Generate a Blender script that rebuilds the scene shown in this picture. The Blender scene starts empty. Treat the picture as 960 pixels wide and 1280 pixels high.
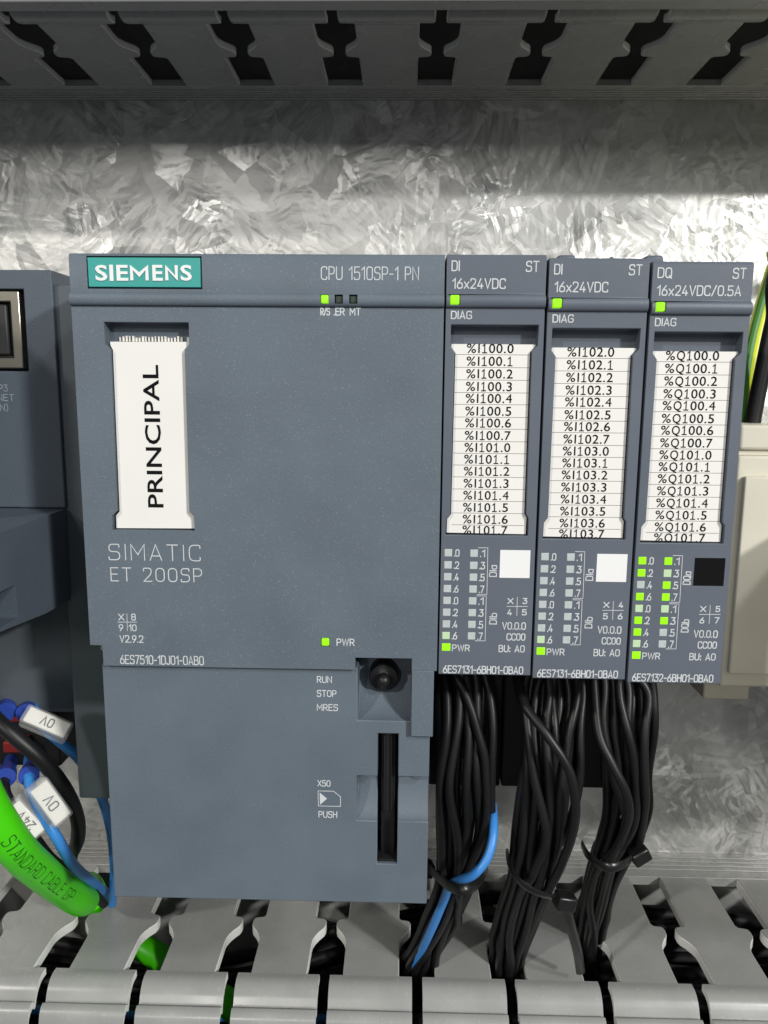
import bpy, bmesh, math, random
from mathutils import Vector, Matrix
random.seed(7)
sc = bpy.context.scene
COL = sc.collection
S = 0.001                                   # everything below is written in millimetres

# ------------------------------------------------------------------ camera
CAM = Vector((-6.069, -199.746, -18.678))
PITCH, YAW, ROLL, FOC = 0.163, -0.023, 0.008, 967.9
def cam_axes():
    cp, sp = math.cos(PITCH), math.sin(PITCH); cy, sy = math.cos(YAW), math.sin(YAW)
    rz = lambda v: Vector((cy*v[0]+sy*v[1], -sy*v[0]+cy*v[1], v[2]))
    f, u, x = rz((0, cp, -sp)), rz((0, sp, cp)), rz((1, 0, 0))
    cr, sr = math.cos(ROLL), math.sin(ROLL)
    return cr*x + sr*u, -sr*x + cr*u, f
CX, CU, CF = cam_axes()
def at(px, py, Y=None, Z=None, X=None):
    """where the ray measured at photo pixel (px,py) meets the plane Y=, Z= or X= (mm)"""
    d = CF*FOC + CX*(px-480) + CU*(640-py)
    t = (Y-CAM.y)/d.y if Y is not None else ((Z-CAM.z)/d.z if Z is not None else (X-CAM.x)/d.x)
    return CAM + d*t
cd = bpy.data.cameras.new("camera"); cam = bpy.data.objects.new("camera", cd); COL.objects.link(cam)
cd.sensor_fit = 'AUTO'; cd.sensor_width = 36; cd.lens = FOC/1280*36
cd.clip_start = 0.002; cd.clip_end = 50
M = Matrix((CX, CU, -CF)).transposed().to_4x4(); M.translation = CAM*S
cam.matrix_world = M
sc.camera = cam

# ------------------------------------------------------------------ world, lamps, exposure
w = bpy.data.worlds.new("World"); sc.world = w; w.use_nodes = True
bg = w.node_tree.nodes["Background"]; bg.inputs[0].default_value = (0.93, 0.97, 1.0, 1); bg.inputs[1].default_value = 0.13
def area_lamp(name, d, dist, power, sx, sy, col=(1, 1, 1), target=(0, -60, -40)):
    l = bpy.data.lights.new(name, 'AREA'); l.shape = 'RECTANGLE'; l.size = sx; l.size_y = sy; l.energy = power; l.color = col
    o = bpy.data.objects.new(name, l); COL.objects.link(o)
    t = Vector(target)*S; d = Vector(d).normalized(); o.location = t + d*dist
    o.rotation_euler = (-d).to_track_quat('-Z', 'Y').to_euler()
    return o
area_lamp("ceiling_lamp_right", (0.84, -1, 0.52), 1.5, 14.6, 0.09, 0.05, (1.0, 0.985, 0.95))
area_lamp("ceiling_lamp_high", (0.82, -1, 1.0), 1.5, 6.0, 0.14, 0.10, (0.97, 0.99, 1.0))
area_lamp("ceiling_lamp_left", (-0.80, -1, 0.70), 1.6, 8.5, 0.05, 0.05, (1.0, 0.96, 0.90))
area_lamp("ceiling_lamp_far", (-0.22, -1, 0.31), 1.8, 3.8, 0.12, 0.26, (1.0, 0.97, 0.93))
area_lamp("room_light", (0.5, -1, 0.6), 2.2, 5.0, 1.2, 0.7, (0.94, 0.98, 1.0))
sc.view_settings.view_transform = 'Standard'; sc.view_settings.look = 'None'
sc.view_settings.exposure = 0; sc.view_settings.gamma = 1; sc.view_settings.use_curve_mapping = False
sc.render.engine = 'CYCLES'
sc.cycles.use_denoising = True
try: sc.cycles.denoiser = 'OPENIMAGEDENOISE'
except Exception: pass
sc.cycles.max_bounces = 8; sc.cycles.sample_clamp_indirect = 5

# ------------------------------------------------------------------ materials
def new_mat(name):
    m = bpy.data.materials.new(name); m.use_nodes = True
    nt = m.node_tree; return m, nt, nt.nodes["Principled BSDF"]
def N(nt, t, **kw):
    n = nt.nodes.new(t)
    for k, v in kw.items(): setattr(n, k, v)
    return n
def plastic(name, col, rough=0.5, grain=0.0, gscale=2600, speck=0.0, mottle=0.08, spec=0.4, fine=1.0):
    m, nt, p = new_mat(name); L = nt.links
    p.inputs['Roughness'].default_value = rough; p.inputs['Specular IOR Level'].default_value = spec
    tc = N(nt, 'ShaderNodeTexCoord'); 
    n1 = N(nt, 'ShaderNodeTexNoise'); n1.inputs['Scale'].default_value = 90*fine; n1.inputs['Detail'].default_value = 5
    L.new(tc.outputs['Object'], n1.inputs['Vector'])
    mp = N(nt, 'ShaderNodeMapRange'); mp.inputs[1].default_value = .3; mp.inputs[2].default_value = .7
    mp.inputs[3].default_value = 1-mottle; mp.inputs[4].default_value = 1+mottle
    L.new(n1.outputs['Fac'], mp.inputs[0])
    n2 = N(nt, 'ShaderNodeTexNoise'); n2.inputs['Scale'].default_value = gscale; n2.inputs['Detail'].default_value = 2
    L.new(tc.outputs['Object'], n2.inputs['Vector'])
    base = N(nt, 'ShaderNodeMix', data_type='RGBA', blend_type='MULTIPLY'); base.inputs[0].default_value = 1
    base.inputs[6].default_value = (*col, 1); L.new(mp.outputs[0], base.inputs[7])
    last = base.outputs[2]
    if speck:
        mr = N(nt, 'ShaderNodeMapRange'); mr.inputs[1].default_value = .62; mr.inputs[2].default_value = .80
        mr.inputs[3].default_value = 0; mr.inputs[4].default_value = speck
        L.new(n2.outputs['Fac'], mr.inputs[0])
        mx = N(nt, 'ShaderNodeMix', data_type='RGBA', blend_type='MIX'); L.new(mr.outputs[0], mx.inputs[0])
        L.new(last, mx.inputs[6]); mx.inputs[7].default_value = (.62, .66, .70, 1); last = mx.outputs[2]
    L.new(last, p.inputs['Base Color'])
    rr = N(nt, 'ShaderNodeMapRange'); rr.inputs[1].default_value = .3; rr.inputs[2].default_value = .7
    rr.inputs[3].default_value = rough-.06; rr.inputs[4].default_value = rough+.06
    L.new(n1.outputs['Fac'], rr.inputs[0]); L.new(rr.outputs[0], p.inputs['Roughness'])
    if grain:
        b = N(nt, 'ShaderNodeBump'); b.inputs['Strength'].default_value = grain; b.inputs['Distance'].default_value = 0.0002
        L.new(n2.outputs['Fac'], b.inputs['Height']); L.new(b.outputs[0], p.inputs['Normal'])
    return m
def glow(name, col, strength, base):
    m, nt, p = new_mat(name); p.inputs['Base Color'].default_value = (*base, 1)
    p.inputs['Emission Color'].default_value = (*col, 1); p.inputs['Emission Strength'].default_value = strength
    p.inputs['Roughness'].default_value = .35
    return m
def zinc():
    m, nt, p = new_mat('galvanised_zinc'); L = nt.links
    tc = N(nt, 'ShaderNodeTexCoord')
    # a slight warp frays the crystal borders
    nz = N(nt, 'ShaderNodeTexNoise'); nz.inputs['Scale'].default_value = 220; nz.inputs['Detail'].default_value = 4
    L.new(tc.outputs['Object'], nz.inputs['Vector'])
    sub = N(nt, 'ShaderNodeVectorMath', operation='SUBTRACT'); sub.inputs[1].default_value = (.5, .5, .5); L.new(nz.outputs['Color'], sub.inputs[0])
    scl = N(nt, 'ShaderNodeVectorMath', operation='SCALE'); scl.inputs['Scale'].default_value = .0022; L.new(sub.outputs[0], scl.inputs[0])
    add = N(nt, 'ShaderNodeVectorMath', operation='ADD'); L.new(tc.outputs['Object'], add.inputs[0]); L.new(scl.outputs[0], add.inputs[1])
    def centred(out, k):
        a = N(nt, 'ShaderNodeMath', operation='SUBTRACT'); a.inputs[1].default_value = .5; L.new(out, a.inputs[0])
        b = N(nt, 'ShaderNodeMath', operation='MULTIPLY'); b.inputs[1].default_value = k; L.new(a.outputs[0], b.inputs[0]); return b.outputs[0]
    def layer(grain_scale, needle_scale, aspect, tilt, shift):
        """large grains, each filled with needle crystals lying along the grain's own direction; returns tilt vector, grain colour, needle colour"""
        off = N(nt, 'ShaderNodeVectorMath', operation='ADD'); off.inputs[1].default_value = shift; L.new(add.outputs[0], off.inputs[0])
        v = N(nt, 'ShaderNodeTexVoronoi'); v.inputs['Scale'].default_value = grain_scale; L.new(off.outputs[0], v.inputs['Vector'])
        sp = N(nt, 'ShaderNodeSeparateColor'); L.new(v.outputs['Color'], sp.inputs[0])
        ang = N(nt, 'ShaderNodeMath', operation='MULTIPLY'); ang.inputs[1].default_value = 6.28; L.new(sp.outputs[0], ang.inputs[0])
        vr = N(nt, 'ShaderNodeVectorRotate', rotation_type='Y_AXIS'); L.new(off.outputs[0], vr.inputs['Vector']); L.new(ang.outputs[0], vr.inputs['Angle'])
        mpg = N(nt, 'ShaderNodeMapping'); mpg.inputs['Scale'].default_value = (1, 1, 1/aspect); L.new(vr.outputs[0], mpg.inputs['Vector'])
        w_ = N(nt, 'ShaderNodeTexVoronoi'); w_.inputs['Scale'].default_value = needle_scale; L.new(mpg.outputs[0], w_.inputs['Vector'])
        sw_ = N(nt, 'ShaderNodeSeparateColor'); L.new(w_.outputs['Color'], sw_.inputs[0])
        c = N(nt, 'ShaderNodeCombineXYZ'); L.new(centred(sw_.outputs[0], tilt), c.inputs[0]); L.new(centred(sw_.outputs[1], tilt), c.inputs[2])
        g_ = N(nt, 'ShaderNodeCombineXYZ'); L.new(centred(sp.outputs[1], tilt*.22), g_.inputs[0]); L.new(centred(sp.outputs[2], tilt*.22), g_.inputs[2])
        t_ = N(nt, 'ShaderNodeVectorMath', operation='ADD'); L.new(c.outputs[0], t_.inputs[0]); L.new(g_.outputs[0], t_.inputs[1])
        return t_.outputs[0], sp, sw_
    tA, spA, nA = layer(85, 560, 7.0, .20, (0, 0, 0))
    tB, spB, nB = layer(130, 860, 7.0, .20, (.31, .17, .23))
    msk = N(nt, 'ShaderNodeTexNoise'); msk.inputs['Scale'].default_value = 60; msk.inputs['Detail'].default_value = 3; L.new(tc.outputs['Object'], msk.inputs['Vector'])
    mm = N(nt, 'ShaderNodeMapRange'); mm.inputs[1].default_value = .46; mm.inputs[2].default_value = .54; L.new(msk.outputs['Fac'], mm.inputs[0])
    s2 = N(nt, 'ShaderNodeMix', data_type='VECTOR'); L.new(mm.outputs[0], s2.inputs[0]); L.new(tA, s2.inputs[4]); L.new(tB, s2.inputs[5])
    tC, spC, nC = layer(90, 1400, 9.0, .16, (.57, .41, .13))
    s4 = N(nt, 'ShaderNodeVectorMath', operation='ADD'); L.new(s2.outputs[1], s4.inputs[0]); L.new(tC, s4.inputs[1])
    geo = N(nt, 'ShaderNodeNewGeometry')
    s3 = N(nt, 'ShaderNodeVectorMath', operation='ADD'); L.new(geo.outputs['Normal'], s3.inputs[0]); 
    pm = N(nt, 'ShaderNodeTexNoise'); pm.inputs['Scale'].default_value = 48; pm.inputs['Detail'].default_value = 2; L.new(tc.outputs['Object'], pm.inputs['Vector'])
    pr = N(nt, 'ShaderNodeMapRange'); pr.inputs[1].default_value = .42; pr.inputs[2].default_value = .60; pr.inputs[3].default_value = .42; pr.inputs[4].default_value = 1.15; L.new(pm.outputs['Fac'], pr.inputs[0])
    s5 = N(nt, 'ShaderNodeVectorMath', operation='SCALE'); L.new(s4.outputs[0], s5.inputs[0]); L.new(pr.outputs[0], s5.inputs['Scale'])
    L.new(s5.outputs[0], s3.inputs[1])
    nn = N(nt, 'ShaderNodeVectorMath', operation='NORMALIZE'); L.new(s3.outputs[0], nn.inputs[0]); L.new(nn.outputs[0], p.inputs['Normal'])
    # colour and roughness differ per crystal
    mA = N(nt, 'ShaderNodeMath', operation='MULTIPLY'); L.new(spA.outputs[2], mA.inputs[0]); L.new(spB.outputs[1], mA.inputs[1])
    cr = N(nt, 'ShaderNodeValToRGB'); e = cr.color_ramp.elements
    e[0].position = .0; e[0].color = (.56, .56, .54, 1); e[1].position = .55; e[1].color = (.74, .74, .71, 1)
    L.new(mA.outputs[0], cr.inputs[0])
    big = N(nt, 'ShaderNodeTexNoise'); big.inputs['Scale'].default_value = 16; big.inputs['Detail'].default_value = 3; L.new(tc.outputs['Object'], big.inputs['Vector'])
    bmr = N(nt, 'ShaderNodeMapRange'); bmr.inputs[1].default_value = .35; bmr.inputs[2].default_value = .65; bmr.inputs[3].default_value = .85; bmr.inputs[4].default_value = 1.08
    L.new(big.outputs['Fac'], bmr.inputs[0])
    mx = N(nt, 'ShaderNodeMix', data_type='RGBA', blend_type='MULTIPLY'); mx.inputs[0].default_value = 1
    L.new(cr.outputs[0], mx.inputs[6]); L.new(bmr.outputs[0], mx.inputs[7]); L.new(mx.outputs[2], p.inputs['Base Color'])
    rm = N(nt, 'ShaderNodeMapRange'); rm.inputs[3].default_value = .34; rm.inputs[4].default_value = .52; L.new(spB.outputs[0], rm.inputs[0])
    L.new(rm.outputs[0], p.inputs['Roughness'])
    p.inputs['Metallic'].default_value = .72
    return m
GREY = (.110, .137, .166)
MT = dict(
    cpu=plastic('grey_blue_textured_plastic', GREY, .54, .16, 3600, .17, .07),
    module=plastic('grey_blue_smooth_plastic', (.111, .128, .158), .42, .07, 2500, 0, .03),
    adapter=plastic('shaded_adapter_plastic', (.080, .099, .124), .52, .2, 3000, .10, .05),  # controller plastic, with the adapter's shade put into its colour
    housing=plastic('dark_grey_plastic', (.085, .100, .115), .55, .15, 2000, 0, .1),
    black=plastic('black_plastic', (.012, .012, .013), .45, .1, 2000, 0, .1),
    base_black=plastic('matt_black_plastic', (.009, .009, .010), .6, .1, 2000, 0, .1),
    button=plastic('terminal_button_plastic', (.03, .03, .031), .5, 0, 2000, 0, .1),
    duct=plastic('grey_pvc', (.292, .294, .284), .27, .05, 800, .16, .07, .6),
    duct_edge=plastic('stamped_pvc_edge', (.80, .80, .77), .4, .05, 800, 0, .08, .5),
    wire_black=plastic('black_wire_insulation', (.0085, .0085, .009), .43, .06, 900, 0, .2, .42),
    wire_blue=plastic('blue_wire_insulation', (.045, .235, .62), .38, .05, 900, 0, .08, .5),
    wire_green=plastic('green_cable_jacket', (.075, .72, .003), .40, .05, 900, 0, .06, .45),
    wire_yellow=plastic('yellow_wire_insulation', (.66, .72, .03), .4, .05, 900, 0, .06, .45),
    stripe_green=plastic('green_stripe', (.06, .22, .03), .4, 0, 900, 0, .05),
    ferrule=plastic('blue_ferrule', (.026, .060, .33), .35, .03, 900, 0, .08, .5),
    red=plastic('red_lever', (.30, .022, .02), .45, .03, 900, 0, .1),
    paper=plastic('white_card', (.775, .762, .725), .75, .03, 1500, 0, .015, .2),
    marker=plastic('white_marker_card', (.74, .72, .67), .6, .03, 1500, 0, .03, .3),
    ink=plastic('black_ink', (.010, .010, .011), .8, 0, 900, 0, .02, .0),
    line_ink=plastic('grey_line_ink', (.10, .095, .09), .7, 0, 900, 0, .02, .1),
    print=plastic('white_print', (.56, .585, .60), .6, 0, 900, 0, .10, .2, 6),
    faint=plastic('worn_print', (.30, .34, .38), .6, 0, 900, 0, .20, .2, 6),
    teal=plastic('teal_badge', (.040, .335, .300), .40, .05, 1500, 0, .02),
    white=plastic('white_gloss', (.80, .80, .80), .35, 0, 900, 0, .01),
    led_off=plastic('clear_grey_lens', (.47, .52, .52), .35, 0, 900, 0, .05, .5, 10),
    led_dark=plastic('dark_lens', (.03, .045, .03), .3, 0, 900, 0, .05, .5),
    beige=plastic('beige_plastic', (.70, .665, .55), .45, .08, 1600, 0, .03),
    green_ink=plastic('dark_green_ink', (.018, .12, .012), .6, 0, 900, 0, .05, .2),
    tie=plastic('black_nylon', (.010, .010, .010), .33, .04, 900, 0, .1, .55),
    led_on=glow('lit_green_lens', (.33, .92, .0), .72, (.16, .45, .01)),
    led_soft=glow('weakly_lit_lens', (.36, .75, .12), .28, (.42, .50, .40)),
    zinc=zinc(),
)
def steel():
    m, nt, p = new_mat('nickel_plated_steel'); p.inputs['Base Color'].default_value = (.50, .47, .38, 1)
    p.inputs['Metallic'].default_value = 1.0; p.inputs['Roughness'].default_value = .30; return m
MT['steel'] = steel()
def clear():
    m, nt, p = new_mat('clear_sleeve'); p.inputs['Base Color'].default_value = (.9, .9, .88, 1)
    p.inputs['Roughness'].default_value = .18; p.inputs['Alpha'].default_value = .22; return m
MT['clear'] = clear()

# ------------------------------------------------------------------ mesh helpers
ORIG = {}
def link(o, parent=None):
    COL.objects.link(o)
    if parent is not None: o.parent = parent
    ORIG[o.name] = ORIG[parent.name] if parent is not None else Vector((0, 0, 0))
    return o
def tag(o, label=None, cat=None, group=None, kind=None):
    for k, v in (('label', label), ('category', cat), ('group', group), ('kind', kind)):
        if v: o[k] = v
    return o
def thing(name, label, cat, loc, group=None):
    o = bpy.data.objects.new(name, None); o.empty_display_size = .005
    COL.objects.link(o); o.location = Vector(loc)*S; ORIG[o.name] = Vector(loc)
    return tag(o, label, cat, group)
class MB:
    def __init__(s): s.v = []; s.f = []
    def add(s, vs, fs):
        b = len(s.v); s.v += [Vector(x) for x in vs]; s.f += [tuple(b+i for i in f) for f in fs]; return s
    def box(s, x0, x1, y0, y1, z0, z1):
        x0, x1 = sorted((x0, x1)); y0, y1 = sorted((y0, y1)); z0, z1 = sorted((z0, z1))
        return s.add([(x, y, z) for x in (x0, x1) for y in (y0, y1) for z in (z0, z1)],
                     [(0, 1, 3, 2), (4, 6, 7, 5), (0, 4, 5, 1), (2, 3, 7, 6), (0, 2, 6, 4), (1, 5, 7, 3)])
    def prism(s, poly, axis, a, b):
        """poly: 2D outline; axis 'y': (x,z) outline between y=a and y=b; 'x': (y,z); 'z': (x,y)"""
        area = sum(p[0]*q[1]-q[0]*p[1] for p, q in zip(poly, poly[1:]+poly[:1]))
        if area < 0: poly = poly[::-1]
        mk = {'y': lambda p, t: (p[0], t, p[1]), 'x': lambda p, t: (t, p[0], p[1]), 'z': lambda p, t: (p[0], p[1], t)}[axis]
        n = len(poly); a, b = sorted((a, b))
        vs = [mk(p, a) for p in poly] + [mk(p, b) for p in poly]
        fl = axis == 'y'
        fs = [tuple(range(n)) if fl else tuple(range(n))[::-1], tuple(range(n, 2*n))[::-1] if fl else tuple(range(n, 2*n))]
        for i in range(n):
            j = (i+1) % n
            fs.append((i, i+n, j+n, j) if fl else (i, j, j+n, i+n))
        return s.add(vs, fs)
    def tube(s, pts, r, n=10, caps=True, flat=None):
        """swept round (or, with flat=(rx,ry), elliptic) section; r may be a list"""
        pts = [Vector(p) for p in pts]; m = len(pts); rs = r if isinstance(r, (list, tuple)) else [r]*m
        up = None; base = len(s.v)
        for i, p in enumerate(pts):
            t = (pts[min(i+1, m-1)] - pts[max(i-1, 0)]).normalized()
            if up is None:
                up = Vector((0, -1, 0)) if abs(t.y) < .9 else Vector((1, 0, 0))
            up = (up - t*up.dot(t)).normalized(); sd = t.cross(up)
            for k in range(n):
                a = 2*math.pi*k/n
                ra, rb = (rs[i], rs[i]) if flat is None else flat
                s.v.append(p + sd*math.cos(a)*ra + up*math.sin(a)*rb)
        for i in range(m-1):
            for k in range(n):
                a = base+i*n+k; b = base+i*n+(k+1) % n
                s.f.append((a, b, b+n, a+n))
        if caps:
            s.f.append(tuple(base+k for k in range(n))[::-1]); s.f.append(tuple(base+(m-1)*n+k for k in range(n)))
        return s
    def lathe(s, prof, c, axis, n=20):
        """prof: (radius, distance along axis) list; axis: unit vector"""
        axis = Vector(axis).normalized(); a = axis.orthogonal().normalized(); b = axis.cross(a); base = len(s.v); c = Vector(c)
        for r, h in prof:
            for k in range(n):
                t = 2*math.pi*k/n; s.v.append(c + axis*h + (a*math.cos(t)+b*math.sin(t))*r)
        for i in range(len(prof)-1):
            for k in range(n):
                p = base+i*n+k; q = base+i*n+(k+1) % n; s.f.append((p, q, q+n, p+n))
        s.f.append(tuple(base+k for k in range(n))[::-1]); s.f.append(tuple(base+(len(prof)-1)*n+k for k in range(n)))
        return s
    def mesh(s, name, off=Vector((0, 0, 0))):
        me = bpy.data.meshes.new(name); me.from_pydata([((v-off)*S)[:] for v in s.v], [], s.f); 
        bm = bmesh.new(); bm.from_mesh(me); bmesh.ops.recalc_face_normals(bm, faces=bm.faces); bm.to_mesh(me); bm.free()
        me.update(); return me
    def build(s, name, mat, parent=None, bevel=0, seg=2, smooth=True, angle=35):
        off = ORIG[parent.name] if parent is not None else Vector((0, 0, 0))
        me = s.mesh(name, off); me.materials.append(MT[mat])
        o = bpy.data.objects.new(name, me); link(o, parent)
        finish(o, bevel, seg, smooth, angle)
        return o
def finish(o, bevel=0, seg=2, smooth=True, angle=35):
    if bevel:
        b = o.modifiers.new('edge', 'BEVEL'); b.width = bevel*S; b.segments = seg; b.limit_method = 'ANGLE'; b.angle_limit = math.radians(40)
        b.harden_normals = False
    if smooth:
        o.data.polygons.foreach_set('use_smooth', [True]*len(o.data.polygons))
        o.data.set_sharp_from_angle(angle=math.radians(angle))
def carve(o, cutters):
    """subtract closed cutter solids (MB list) from object o, keeping a plain mesh"""
    off = ORIG[o.name]
    for c in cutters:
        co = bpy.data.objects.new('cutter', c.mesh('cutter', off)); COL.objects.link(co)
        co.parent = o.parent
        b = o.modifiers.new('cut', 'BOOLEAN'); b.operation = 'DIFFERENCE'; b.solver = 'EXACT'; b.object = co
        dg = bpy.context.evaluated_depsgraph_get(); dg.update()
        me = bpy.data.meshes.new_from_object(o.evaluated_get(dg), depsgraph=dg)
        o.modifiers.clear(); old = o.data; o.data = me; me.name = o.name
        bpy.data.objects.remove(co)
def copy_of(o, parent, delta, mat=None):
    c = o.copy(); COL.objects.link(c); c.parent = parent; ORIG[c.name] = ORIG[parent.name]
    c.location = o.location + Vector(delta)*S
    return c
def spline(pts, n=10):
    """Catmull-Rom through pts"""
    P = [Vector(p) for p in pts]; P = [P[0]*2-P[1]] + P + [P[-1]*2-P[-2]]; out = []
    for i in range(1, len(P)-2):
        a, b, c, d = P[i-1:i+3]
        for k in range(n):
            t = k/n
            out.append(.5*((2*b)+(c-a)*t+(2*a-5*b+4*c-d)*t*t+(3*b-a-3*c+d)*t**3))
    out.append(P[-2]); return out

# ------------------------------------------------------------------ narrow stroke lettering (drawn as ribbons)
A4 = .27
GL = {  # glyph: (width, [(points, rounding, closed)])
 '0': (.50, [([(0, 0), (.5, 0), (.5, 1), (0, 1)], .25, 1)]), 'O': (.52, [([(0, 0), (.52, 0), (.52, 1), (0, 1)], .26, 1)]),
 'Q': (.52, [([(0, 0), (.52, 0), (.52, 1), (0, 1)], .26, 1), ([(.34, .2), (.55, -.06)], 0, 0)]),
 '1': (.26, [([(0, .76), (.24, 1), (.24, 0)], 0, 0)]),
 '2': (.48, [([(0, .78), (0, 1), (.46, 1), (.46, .58), (0, 0)], .23, 0), ([(.0, 0), (.48, 0)], 0, 0)]),
 '3': (.48, [([(.0, 1), (.46, 1), (.2, .58)], 0, 0), ([(.2, .58), (.48, .58), (.48, 0), (0, 0), (0, .18)], .24, 0)]),
 '4': (.50, [([(.36, 0), (.36, .5)], 0, 0), ([(.28, 1), (0, .24), (.5, .24)], 0, 0)]),
 '5': (.48, [([(.45, 1), (.04, 1), (.02, .54)], 0, 0), ([(.02, .56), (.48, .62), (.48, 0), (0, 0), (0, .16)], .22, 0)]),
 '6': (.48, [([(.36, 1), (0, .42), (0, 0), (.48, 0), (.48, .56), (.04, .56)], .23, 0)]),
 '7': (.46, [([(0, 1), (.46, 1), (.14, 0)], 0, 0)]),
 '8': (.50, [([(.02, .54), (.48, .54), (.48, 1), (.02, 1)], .22, 1), ([(0, 0), (.5, 0), (.5, .54), (0, .54)], .24, 1)]),
 '9': (.48, [([(.12, 0), (.48, .58), (.48, 1), (0, 1), (0, .44), (.44, .44)], .23, 0)]),
 'A': (.54, [([(0, 0), (.27, 1), (.54, 0)], 0, 0), ([(.08, .28), (.46, .28)], 0, 0)]),
 'B': (.50, [([(0, 0), (.5, 0), (.5, .54), (0, .54)], .2, 0), ([(0, .54), (.46, .54), (.46, 1), (0, 1)], .2, 0), ([(0, 0), (0, 1)], 0, 0)]),
 'C': (.50, [([(.5, .80), (.5, 1), (0, 1), (0, 0), (.5, 0), (.5, .20)], .24, 0)]),
 'D': (.52, [([(0, 0), (.52, 0), (.52, 1), (0, 1)], .26, 2), ([(0, 0), (0, 1)], 0, 0)]),
 'E': (.44, [([(.44, 0), (0, 0), (0, 1), (.44, 1)], 0, 0), ([(0, .52), (.38, .52)], 0, 0)]),
 'F': (.42, [([(0, 0), (0, 1), (.42, 1)], 0, 0), ([(0, .52), (.36, .52)], 0, 0)]),
 'G': (.52, [([(.5, .82), (.5, 1), (0, 1), (0, 0), (.52, 0), (.52, .48), (.3, .48)], .22, 0)]),
 'H': (.52, [([(0, 0), (0, 1)], 0, 0), ([(.52, 0), (.52, 1)], 0, 0), ([(0, .52), (.52, .52)], 0, 0)]),
 'I': (.02, [([(.01, 0), (.01, 1)], 0, 0)]), 'J': (.36, [([(.36, 1), (.36, 0), (0, 0), (0, .14)], .2, 0)]),
 'L': (.42, [([(0, 1), (0, 0), (.42, 0)], 0, 0)]),
 'M': (.62, [([(0, 0), (0, 1), (.31, .35), (.62, 1), (.62, 0)], 0, 0)]),
 'N': (.52, [([(0, 0), (0, 1), (.52, 0), (.52, 1)], 0, 0)]),
 'P': (.48, [([(0, .44), (.48, .44), (.48, 1), (0, 1)], .24, 0), ([(0, 0), (0, 1)], 0, 0)]),
 'R': (.50, [([(0, .46), (.48, .46), (.48, 1), (0, 1)], .24, 0), ([(0, 0), (0, 1)], 0, 0), ([(.24, .46), (.5, 0)], 0, 0)]),
 'S': (.50, [([(.48, .82), (.48, 1), (.01, 1), (.01, .53), (.5, .53), (.5, 0), (0, 0), (0, .18)], .22, 0)]),
 'T': (.50, [([(0, 1), (.5, 1)], 0, 0), ([(.25, 0), (.25, 1)], 0, 0)]),
 'U': (.52, [([(0, 1), (0, 0), (.52, 0), (.52, 1)], .25, 0)]),
 'V': (.54, [([(0, 1), (.27, 0), (.54, 1)], 0, 0)]),
 'W': (.76, [([(0, 1), (.19, 0), (.38, .95), (.57, 0), (.76, 1)], 0, 0)]),
 'X': (.52, [([(0, 0), (.52, 1)], 0, 0), ([(0, 1), (.52, 0)], 0, 0)]),
 'a': (.44, [([(0, .0), (.44, 0), (.44, .66), (0, .66)], .2, 1), ([(.44, 0), (.44, .68)], 0, 0)]),
 'b': (.44, [([(0, .0), (.44, 0), (.44, .66), (0, .66)], .2, 1), ([(0, 0), (0, 1)], 0, 0)]),
 'x': (.42, [([(0, 0), (.42, .66)], 0, 0), ([(0, .66), (.42, 0)], 0, 0)]),
 '-': (.30, [([(0, .44), (.30, .44)], 0, 0)]), '/': (.40, [([(0, -.04), (.40, 1.04)], 0, 0)]),
 '.': (.06, [([(.03, .0), (.03, .07)], 0, 0)]), ':': (.06, [([(.03, 0), (.03, .13)], 0, 0), ([(.03, .52), (.03, .65)], 0, 0)]),
 '(': (.2, [([(.2, 1.1), (0, .9), (0, .1), (.2, -.1)], .15, 0)]), ')': (.2, [([(0, 1.1), (.2, .9), (.2, .1), (0, -.1)], .15, 0)]),
 ' ': (.26, []),
 '!': (.40, [([(.02, .80), (.20, 1), (.20, 0)], 0, 0), ([(.0, 0), (.40, 0)], 0, 0)]),
 '%': (.72, [([(.02, .56), (.28, .56), (.28, 1), (.02, 1)], .13, 1), ([(.44, 0), (.70, 0), (.70, .44), (.44, .44)], .13, 1), ([(.16, -.02), (.56, 1.02)], 0, 0)]),
}
def fillet(pts, r, closed):
    if r == 0: return [Vector(p) for p in pts]
    P = [Vector(p) for p in pts]; n = len(P); out = []
    for i in range(n):
        if not closed and i in (0, n-1): out.append(P[i]); continue
        a, b, c = P[i-1], P[i], P[(i+1) % n]
        u, v = (a-b), (c-b); lu, lv = u.length, v.length
        k = min(r, lu*.5, lv*.5) if r else 0
        p, q = b+u/lu*k, b+v/lv*k
        for t in range(6):
            t /= 5; out.append((1-t)**2*p + 2*t*(1-t)*b + t*t*q)
    return out
RIB = 0
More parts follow.
